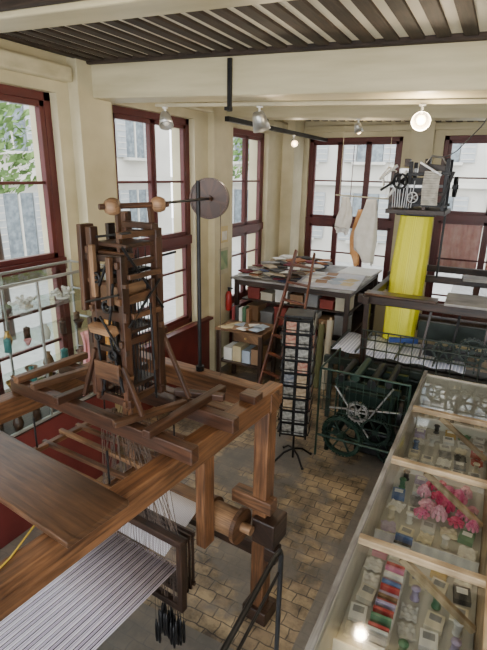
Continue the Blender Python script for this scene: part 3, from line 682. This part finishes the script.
hang((-1.93,7.52,2.72),0.15,0.78,pl,'orange cloth strip hanging behind the white cloths',2.2,.02)

# ------------------------------------------------------------------ display case at first window
dc=thing('display_case','pale framed glazed display case under the window','display case',(-3.70,2.78,0))
alu=flat('dull_aluminium',(0.38,0.38,0.36),(0.5,0.5,0.48),0.35,0.6)
g=G()
for x in (-0.24,0.24):
    for y in (-0.85,0.0,0.83): g.box((x,y,1.65),(0.018,0.018,1.30))
    for z in (1.0,2.30): g.box((x,0,z),(0.02,1.70,0.025))
for y in (-0.85,0.83):
    for z in (1.0,1.36,1.72,2.02,2.30): g.box((0,y,z),(0.5,0.018,0.018))
g.obj('case_frame',alu,dc)
for z in (1.36,1.72,2.02):
    G().sheet((-0.23,-0.83,z),(0.23,-0.83,z),(0.23,0.82,z),(-0.23,0.82,z)).obj('glass_shelf',glass('shelf_glass',0.12,(0.72,0.80,0.77),0.6),dc)
G().sheet((0.245,-0.83,1.0),(0.245,0.82,1.0),(0.245,0.82,2.3),(0.245,-0.83,2.3)).obj('glass_pane',glass('case_glass',0.10,(0.86,0.90,0.88),0.6),dc)
G().sheet((-0.24,-0.83,2.305),(0.24,-0.83,2.305),(0.24,0.82,2.305),(-0.24,0.82,2.305)).obj('glass_pane',clearg,dc)
bx('cabinet_base',(0,0,0.48),(0.48,1.68,0.96),maroond,dc,0.006)
bx('case_floor',(0,0,0.972),(0.46,1.66,0.02),darkwood,dc,0)
cor=flat('white_coral',(0.66,0.62,0.56),(0.82,0.80,0.76),0.7,scale=20)
def coral(loc,sc):
    g=G()
    for i in range(18):
        a=random.uniform(0,6.28); e=random.uniform(0.2,1.3); r=sc*random.uniform(.6,1)
        p=Vector((math.cos(a)*math.cos(e)*r*1.3,math.sin(a)*math.cos(e)*r*1.3,math.sin(e)*r)); g.tube([(0,0,0),p*0.55+Vector((0,0,0.02)),p],0.010,6); g.sph(p,0.016,8)
    g.cyl((0,0,0),(0,0,0.02),sc*0.5); g.obj('coral_branch',cor,loc=loc,label='white branching coral ornament in the display case',cat='ornament')
coral((-3.66,3.22,2.023),0.13); coral((-3.66,2.80,2.023),0.12)
pk=flat('pink_silk',(0.62,0.24,0.26),(0.78,0.42,0.42),0.5); teal=flat('teal',(0.05,0.2,0.2),None,0.3); gry=flat('grey_ceramic',(0.2,0.2,0.19),None,0.4)
P1=[(0,0),(0.5,0),(0.62,0.1),(0.8,0.5),(0.55,0.95),(0.3,1.15),(0.42,1.3),(0.34,1.3),(0.2,1.1),(0,1.0)]
P2=[(0,0),(0.5,0),(0.5,0.7),(0.45,0.8),(0.5,0.82),(0.5,0.95),(0.12,1.0),(0.1,1.08),(0,1.08)]
P3=[(0,0),(0.35,0),(0.4,0.1),(0.75,0.5),(0.95,0.7),(0.9,0.7),(0.6,0.45),(0,0.2)]
def vase(nm,loc,s,mat,lab,prof):
    G().rev((0,0,0),(0,0,1),[(r*s*0.5,z*s) for r,z in prof],16).obj(nm,mat,loc=loc,label=lab,cat=nm)
mats_=[('pink',pk),('brass',brass),('white',white),('brown',midwood),('grey',gry),('dark',jacwood),('teal',teal)]
for j,(zz_,sc) in enumerate(((1.722,0.12),(1.362,0.13),(0.983,0.14))):
    for i in range(13):
        k_=random.choice((0,1,2,3,3,4,5,5,5,6)); nm,pr=[('vase',P1),('jar',P2),('bowl',P3)][(i+j)%3]
        vase(nm,(-3.54-0.13*(i%2),3.48-0.10*i,zz_),sc*random.uniform(.6,1.1),mats_[k_][1],mats_[k_][0]+' '+nm+' standing in the glazed display case',pr)
org=flat('orange_silk',(0.75,0.38,0.08),(0.9,0.55,0.18),0.5)
def scarf(y,z,w,h,mat,lab):
    g=G(); g.grid(lambda u,v:(0.022*math.sin(u*22)*(.3+v)+0.0,(u-.5)*w*(1-.25*v)+.02*math.sin(v*5),-h*v*(1-.12*math.sin(u*3.1))),30,10)
    g.obj('hanging_scarf',mat,loc=(-3.415,y,z),label=lab,cat='scarf',solid=0.003)
scarf(3.50,1.78,0.18,0.46,org,'orange yellow silk scarf hanging on the display case')
scarf(3.28,1.72,0.22,0.40,pk,'pink silk scarf hanging on the display case')

# ------------------------------------------------------------------ long glazed counter
Y0c,Y1c=0.5,5.74; YM=(Y0c+Y1c)/2; LC=Y1c-Y0c
ct=thing('display_counter','long glass topped shop counter filled with silk goods','counter',(0,0,0))
bei=flat('beige_panel',(0.50,0.47,0.40),(0.62,0.58,0.50),0.5)
bed=flat('grey_shelf',(0.42,0.41,0.37),(0.56,0.54,0.49),0.5,scale=3)
bx('front_panel',(-0.505,YM,0.48),(0.03,LC,0.96),bei,ct)
bx('shelf_bed',(-0.12,YM,0.52),(0.74,LC,0.04),bed,ct)
bx('back_panel',(0.27,YM,0.5),(0.03,LC,1.0),palewood,ct)
bx('end_panel',(-0.12,Y1c,0.48),(0.76,0.03,0.96),bei,ct); bx('end_panel',(-0.12,Y0c,0.48),(0.76,0.03,0.96),bei,ct)
bx('edge_frame',(-0.505,YM,0.985),(0.035,LC+.02,0.03),greywood,ct); bx('edge_frame',(0.27,YM,1.015),(0.05,LC+.02,0.03),palewood,ct)
G().sheet((-0.49,Y0c,0.944),(0.25,Y0c,0.944),(0.25,Y1c,0.944),(-0.49,Y1c,0.944)).obj('glass_top',topg,ct)
for y in (2.12,3.15,4.2,5.2): bx('section_divider',(-0.12,y,0.60),(0.72,0.012,0.12),white,ct,0.002)
br_w=wood('bracket_wood',(0.50,0.36,0.20),(0.80,0.62,0.40),0.5)
for y in (1.6,2.62,3.65,4.7):
    br('bracket_arm',(-0.49,y,0.972),(0.26,y,0.972),0.05,0.05,br_w,ct)
    br('bracket_strut',(-0.22,y-.0,0.935),(0.24,y,0.60),0.04,0.045,br_w,ct)
gcol=[('pink',(0.6,0.2,0.3)),('ivory',(0.76,0.72,0.62)),('gold',(0.5,0.34,0.1)),('blue',(0.12,0.2,0.42)),('green',(0.10,0.25,0.14)),('red',(0.45,0.05,0.05)),('grey',(0.3,0.3,0.31)),('lilac',(0.45,0.38,0.58)),('black',(0.04,0.04,0.04)),('brown',(0.2,0.11,0.05))]+[('white',(0.84,0.83,0.81)),('cream',(0.72,0.66,0.52)),('pale grey',(0.62,0.62,0.61))]*4
def gm(n,c): return flat('goods_'+n,c,None,0.45,scale=14)
for iy in range(27):
    y=1.72+iy*0.148
    for ix in range(5):
        x=-0.41+ix*0.142+random.uniform(-.012,.012)
        if 3.5<y<4.12 and ix>=2: continue
        if 2.08<y<3.12 and ix==1: continue
        if min(abs(y-d) for d in (2.12,3.15,4.2,5.2))<0.07: continue
        if random.random()<0.06: continue
        nme,c=random.choice(gcol); kd=random.random(); l=(x,y+random.uniform(-.008,.008),0.5405)
        if kd<0.5:
            h=random.uniform(.006,.045); G().box((0,0,h/2),(0.105,0.125,h)).box((0,0.02,h+0.001),(0.07,0.05,0.002),m=1).obj('booklet',[gm(nme,c),gm('grey' if c[0]>.5 else 'white',(0.3,0.3,0.31) if c[0]>.5 else (0.84,0.83,0.81))],loc=l,rot=(0,0,random.uniform(-.15,.15)),label=nme+' booklet lying under the counter glass',cat='booklet',group='goods under the counter glass',bevel=0.002)
        elif kd<0.82:
            g=G(); ww=random.uniform(.10,.13); hh=random.uniform(.11,.135); ph_=random.random()*6
            g.grid(lambda u,v:((u-.5)*ww,(v-.5)*hh,0.014+0.008*math.sin(u*14+ph_)*math.cos(v*9)+0.004*math.sin(v*20)),12,12)
            g.obj('silk_square',gm(nme,c),loc=l,rot=(0,0,random.uniform(-.25,.25)),label=nme+' silk square spread under the counter glass',cat='scarf',group='goods under the counter glass',solid=0.004)
        else:
            G().rev((0,0,0),(0,0,1),[(0,0),(0.03,0),(0.03,0.01),(0.018,0.016),(0.024,0.04),(0.018,0.074),(0.03,0.08),(0.03,0.09),(0,0.09)],14).obj('thread_spool',gm(nme,c),loc=l,label=nme+' thread spool standing under the counter glass',cat='spool',group='goods under the counter glass')
allc=gcol[:10]+gcol[10:13]
for i in range(28):
    nme,c=random.choice(allc); h=random.uniform(.13,.2); t=0.022
    g=G(); g.box((0,0,h/2),(0.12,t,h)).box((0.003,0,h/2),(0.118,t*0.8,h*0.97),m=1)
    g.obj('book',[gm(nme,c),white],loc=(-0.26,2.16+i*0.034,0.5405),rot=(0,0,random.uniform(-.03,.03)),label=nme+' book standing in a row in the counter',cat='book',group='row of books in the counter',bevel=0.002)
pfs=[flat('pink_flower',(0.80,0.08,0.30),(0.98,0.38,0.58),0.6,scale=40),flat('pale_pink_flower',(0.85,0.35,0.50),(0.98,0.62,0.72),0.6,scale=40),flat('red_pink_flower',(0.65,0.02,0.14),(0.85,0.12,0.28),0.6,scale=40)]
def flower(pm):
    g=G()
    for r_ in range(3):
        n_=5+r_; rad=0.014+0.018*r_
        for j in range(n_):
            a=2*math.pi*j/n_+r_*.5; c=Vector((math.cos(a)*rad,math.sin(a)*rad,0.065-0.014*r_)); g.sph(c,(0.018,0.018,0.009+0.003*r_),8)
    g.cyl((0,0,0),(0,0,0.06),0.004,n=6,m=1)
    return g
fls=[]
for i,(dx,dy,sc) in enumerate([(0,0,1.0),(0.13,0.0,1.0),(0.26,0.02,1.0),(0.38,0.0,.75),(0.03,0.13,1.1),(0.17,0.14,1.1),(0.31,0.14,1.0),(-0.02,0.26,0.9),(0.11,0.28,1.15),(0.25,0.27,1.1),(0.37,0.26,0.75),(0.03,0.40,0.8),(0.17,0.42,1.0),(0.30,0.41,.9),(0.1,0.52,.7)]):
    nm_=['bright pink','pale pink','red pink'][i%3]
    if i<3: o=flower(None).obj('silk_flower',[pfs[i],grn2],label=nm_+' silk flower inside the counter',cat='flower',group='silk flowers in the counter'); fls.append(o)
    else: o=fls[i%3].copy(); COL.objects.link(o)
    o.location=(-0.20+dx,3.60+dy,0.541); o.rotation_euler=(0,0,i); o.scale=(sc,sc,sc*(1.2+1.0*(i%2)))

# ------------------------------------------------------------------ railing near viewer
rl=thing('stair_railing','black metal handrail at the edge of the stairs','railing',(-0.535,1.36,0))
G().tube([(0.03,-0.72,1.90),(0.02,-0.40,1.895),(0.005,-0.06,1.89),(0.005,-0.015,1.88),(0.005,0.0,1.85),(0.005,0,1.7),(0.005,0,0)],0.010,10).obj('handrail',iron,rl)
G().cyl((0.03,-0.72,1.78),(0,0,1.77),0.006).obj('lower_bar',iron,rl)

# ------------------------------------------------------------------ lamps and ceiling fittings
def bz(x,z): return z+sagz(x)
G().box((0,0,0),(4.6,0.03,0.03)).obj('lamp_track',offw,loc=(-1.1,4.46,bz(-1.1,3.92)-0.018),rot=(0,SAG,0),label='long cream lighting track under the ceiling beam',cat='lamp track')
G().box((0,0,0),(0.06,4.0,0.06)).obj('lamp_track',iron,loc=(-3.3,7.8,3.88),label='black lighting track hung along the windows',cat='lamp track')
G().box((0,0,0),(0.04,0.04,0.09)).obj('track_hanger',iron,loc=(-3.3,7.0,3.955),label='black hanger holding the lighting track',cat='bracket')
G().box((0,0,0),(0.035,0.03,0.42)).box((0,-0.02,-0.19),(0.05,0.06,0.03)).obj('beam_bracket',iron,loc=(-2.26,4.02,3.94),label='black iron strap fixed to the ceiling beam',cat='bracket')
warm=flat('lamp_glow',(1,0.85,0.6),None,0.5,emit=(1,0.62,0.28),es=9)
silver=flat('lamp_silver',(0.4,0.4,0.38),(0.6,0.6,0.57),0.3,0.7)
def spot(loc,d,lit,lab,s=1.25,glow=True):
    e=thing('spot_lamp',lab,'lamp',loc)
    G().cyl((0,0,0),(0,0,-0.07),0.012,n=8).box((0,0,-0.005),(0.05,0.03,0.02)).obj('mount',white,e)
    dv=Vector(d).normalized(); c=Vector((0,0,-0.11))
    G().rev(c-dv*0.06,dv,[(0,0),(0.035*s,0),(0.045*s,0.03),(0.062*s,0.12*s),(0.058*s,0.12*s),(0.04*s,0.03),(0,0.02)],20).obj('lamp_shade',silver,e)
    G().sph(c+dv*0.045,0.04,12).obj('bulb',warm if lit and glow else white,e)
    if lit:
        ld_=bpy.data.lights.new('spot_light','POINT'); ld_.energy=lit; ld_.color=(1,0.80,0.56); ld_.shadow_soft_size=0.06
        o=bpy.data.objects.new('spot_light',ld_); COL.objects.link(o); o.parent=e; o.location=c+dv*0.18
def tz(x): return bz(x,3.92)-0.033
spot((-3.28,4.46,tz(-3.28)),(0.3,-0.3,-0.7),0,'silver spot lamp under the ceiling beam')
spot((-2.18,4.46,tz(-2.18)),(0.1,0.3,-0.8),24,'lit silver spot lamp under the ceiling beam',1.4)
spot((-0.70,4.46,tz(-0.70)),(0.15,-0.9,-0.3),26,'glowing warm spot lamp under the ceiling beam')
spot((-3.3,8.1,3.85),(0.5,-0.6,-0.4),7,'small spot lamp on the black track',1)
spot((-1.9,6.95,4.02+sagz(-1.9)),(0.2,0.3,-0.8),10,'silver spot lamp under the far beam',1)
spot((0.6,2.43,4.13+sagz(0.6)),(-0.5,0.0,-0.5),32,'added silver fill lamp under the near beam, out of view')  # added fill lamp right of the view, brightens ceiling and room
spot((-2.0,0.9,4.25+sagz(-2.0)),(0.3,0.5,-0.5),22,'added silver fill lamp under the ceiling boards, out of view')  # second added fill lamp, unseen to the left, lifts the interior light
G().tube([(0.1,2.8,4.0),(0.0,3.4,3.82),(-0.25,4.6,3.6),(-0.5,5.6,3.46),(-0.72,6.7,3.44),(-0.76,7.12,3.47)],0.005,6).obj('electric_cable',iron,label='thin black cable slung from the ceiling',cat='cable')
G().box((0.0,0,0),(0.03,1.36,0.03)).obj('conduit',steel,loc=(0.1,3.32,ZC-0.04+sagz(0.1)),label='grey metal conduit fixed below the joists',cat='conduit')

pg=flat('poster_green',(0.10,0.22,0.12),(0.4,0.45,0.25),0.5,scale=5)
G().box((0,0,0),(0.012,0.30,0.42)).box((0.008,0,0.02),(0.004,0.24,0.30),m=1).obj('poster',[offw,pg],loc=(XL+0.118,6.74,1.85),label='green and cream poster on the cream pillar',cat='poster')
G().box((0,0,0),(0.012,0.22,0.26)).box((0.008,0,-0.02),(0.004,0.16,0.14),m=1).obj('poster',[flat('poster_yellow',(0.55,0.43,0.2),None,0.5),cl],loc=(XL+0.118,6.76,2.28),label='small yellow poster on the cream pillar',cat='poster')
red=flat('red_enamel',(0.30,0.015,0.012),None,0.3)
fe=thing('fire_extinguisher','red fire extinguisher mounted on the cream pillar','fire extinguisher',(-3.81,6.80,1.02))
G().rev((0,0,0),(0,0,1),[(0,0),(0.05,0),(0.055,0.02),(0.055,0.26),(0.04,0.31),(0.02,0.33),(0,0.33)],20).obj('cylinder_body',red,fe)
G().cyl((0,0,0.33),(0,0,0.37),0.018).box((0.03,0,0.38),(0.10,0.02,0.02)).obj('valve',iron,fe)
for i,x in enumerate((-0.62,0.25)):
    g=G(); g.grid(lambda u,v:(0.72*(u-.5),0.02*math.sin(u*40),-0.95*v),40,3)
    g.obj('window_curtain',flat('pink_net',(0.62,0.34,0.31),(0.75,0.54,0.50),0.8),loc=(x,YB+0.20,2.38),label='faded pink curtain behind the maroon glazed door',cat='curtain',solid=0.003)

# ------------------------------------------------------------------ outside
G().box((-12,8,-0.35),(30,50,0.1)).obj('street_pavement',flat('asphalt',(0.35,0.35,0.34),(0.43,0.43,0.42),0.9),kind=S)
stone=flat('facade_stone',(0.52,0.50,0.45),(0.62,0.60,0.54),0.9,scale=0.8); shut=flat('grey_shutter',(0.32,0.34,0.35),(0.40,0.42,0.43),0.7)
gl2=flat('dark_pane',(0.12,0.14,0.16),(0.24,0.28,0.30),0.2)
def facade(loc,rz,w,h,lab,mat):
    e=thing('building_facade',lab,'building',loc,rz)
    bx('facade_wall',(0,0.3,h/2),(w,0.5,h),mat,e,0)
    g=G(); g.box((0,0.0,0),(1.0,0.08,1.9))
    for s_ in (-1,1):
        g.box((s_*0.78,-0.04,0),(0.5,0.06,1.9),m=1)
        for k in range(9): g.box((s_*0.78,-0.08,-0.85+0.21*k),(0.44,0.02,0.03),m=2)
    g.box((0,-0.06,0),(0.06,0.06,1.9),m=2).box((0,-0.1,-1.0),(1.3,0.3,0.1),m=2)
    first=None
    n=int(w/2.8)
    for fl_ in range(int(h/3.1)):
        for i in range(n):
            x=-w/2+1.6+i*2.75; z=1.9+fl_*3.1
            if first is None: first=g.obj('window',[gl2,shut,mat],e,loc=(x,0,z))
            else:
                o=first.copy(); COL.objects.link(o); o.parent=e; o.location=(x,0,z)
    for fl_ in range(1,int(h/3.1)+1): bx('string_course',(0,-0.1,fl_*3.1+0.15),(w,0.2,0.2),mat,e,0)
facade((-13,5,-0.3),math.pi/2,26,9.3,'pale stone house facade with grey shutters',stone)
facade((1,20,-0.3),0,26,9.3,'pale stone house facade across the street',stone)
leaf=flat('foliage',(0.06,0.12,0.03),(0.18,0.29,0.09),0.9,scale=5)
def tree(loc,n=1500):
    e=thing('street_tree','leafy green street tree outside the window','tree',loc)
    G().cyl((0,0,0),(0,0,3.6),0.12,0.07).obj('trunk',darkwood,e)
    g=G()
    for i in range(n):
        a=random.uniform(0,6.28); r=1.6*random.random()**0.6; z=random.uniform(3.4,6.6); r*=math.sqrt(max(0.05,1-((z-5.0)/1.7)**2))
        c=Vector((math.cos(a)*r,math.sin(a)*r,z)); d=Vector((random.uniform(-1,1),random.uniform(-1,1),random.uniform(-1,1))).normalized(); s_=random.uniform(.06,.13)
        u_=d.orthogonal().normalized(); w_=d.cross(u_)
        g.sheet(c-u_*s_,c-w_*s_*.5,c+u_*s_,c+w_*s_*.5)
    g.obj('leaves',leaf,e,kind='stuff')
tree((-9.0,6.4,-0.6)); tree((-8.2,14.0,-0.3))

# ------------------------------------------------------------------ world, camera
w=bpy.data.worlds.new('World'); bpy.context.scene.world=w; w.use_nodes=True
bg=w.node_tree.nodes['Background']; bg.inputs[0].default_value=(0.92,0.96,1.0,1); bg.inputs[1].default_value=6.0

th_=math.radians(17.4); ph=math.radians(27.4)
fwd=Vector((-math.sin(ph)*math.cos(th_),math.cos(ph)*math.cos(th_),-math.sin(th_)))
Rv=Vector((math.cos(ph),math.sin(ph),0)); Uv=Rv.cross(fwd)
M=Matrix((Rv,Uv,-fwd)).transposed().to_4x4()@Matrix.Rotation(math.radians(1.0),4,'Z'); M.translation=(0,0,3.2)
cd=bpy.data.cameras.new('camera'); cam=bpy.data.objects.new('camera',cd); COL.objects.link(cam); cam.matrix_world=M
cd.sensor_fit='VERTICAL'; cd.sensor_height=24; cd.lens=480/650*24; cd.clip_start=0.02
bpy.context.scene.camera=cam
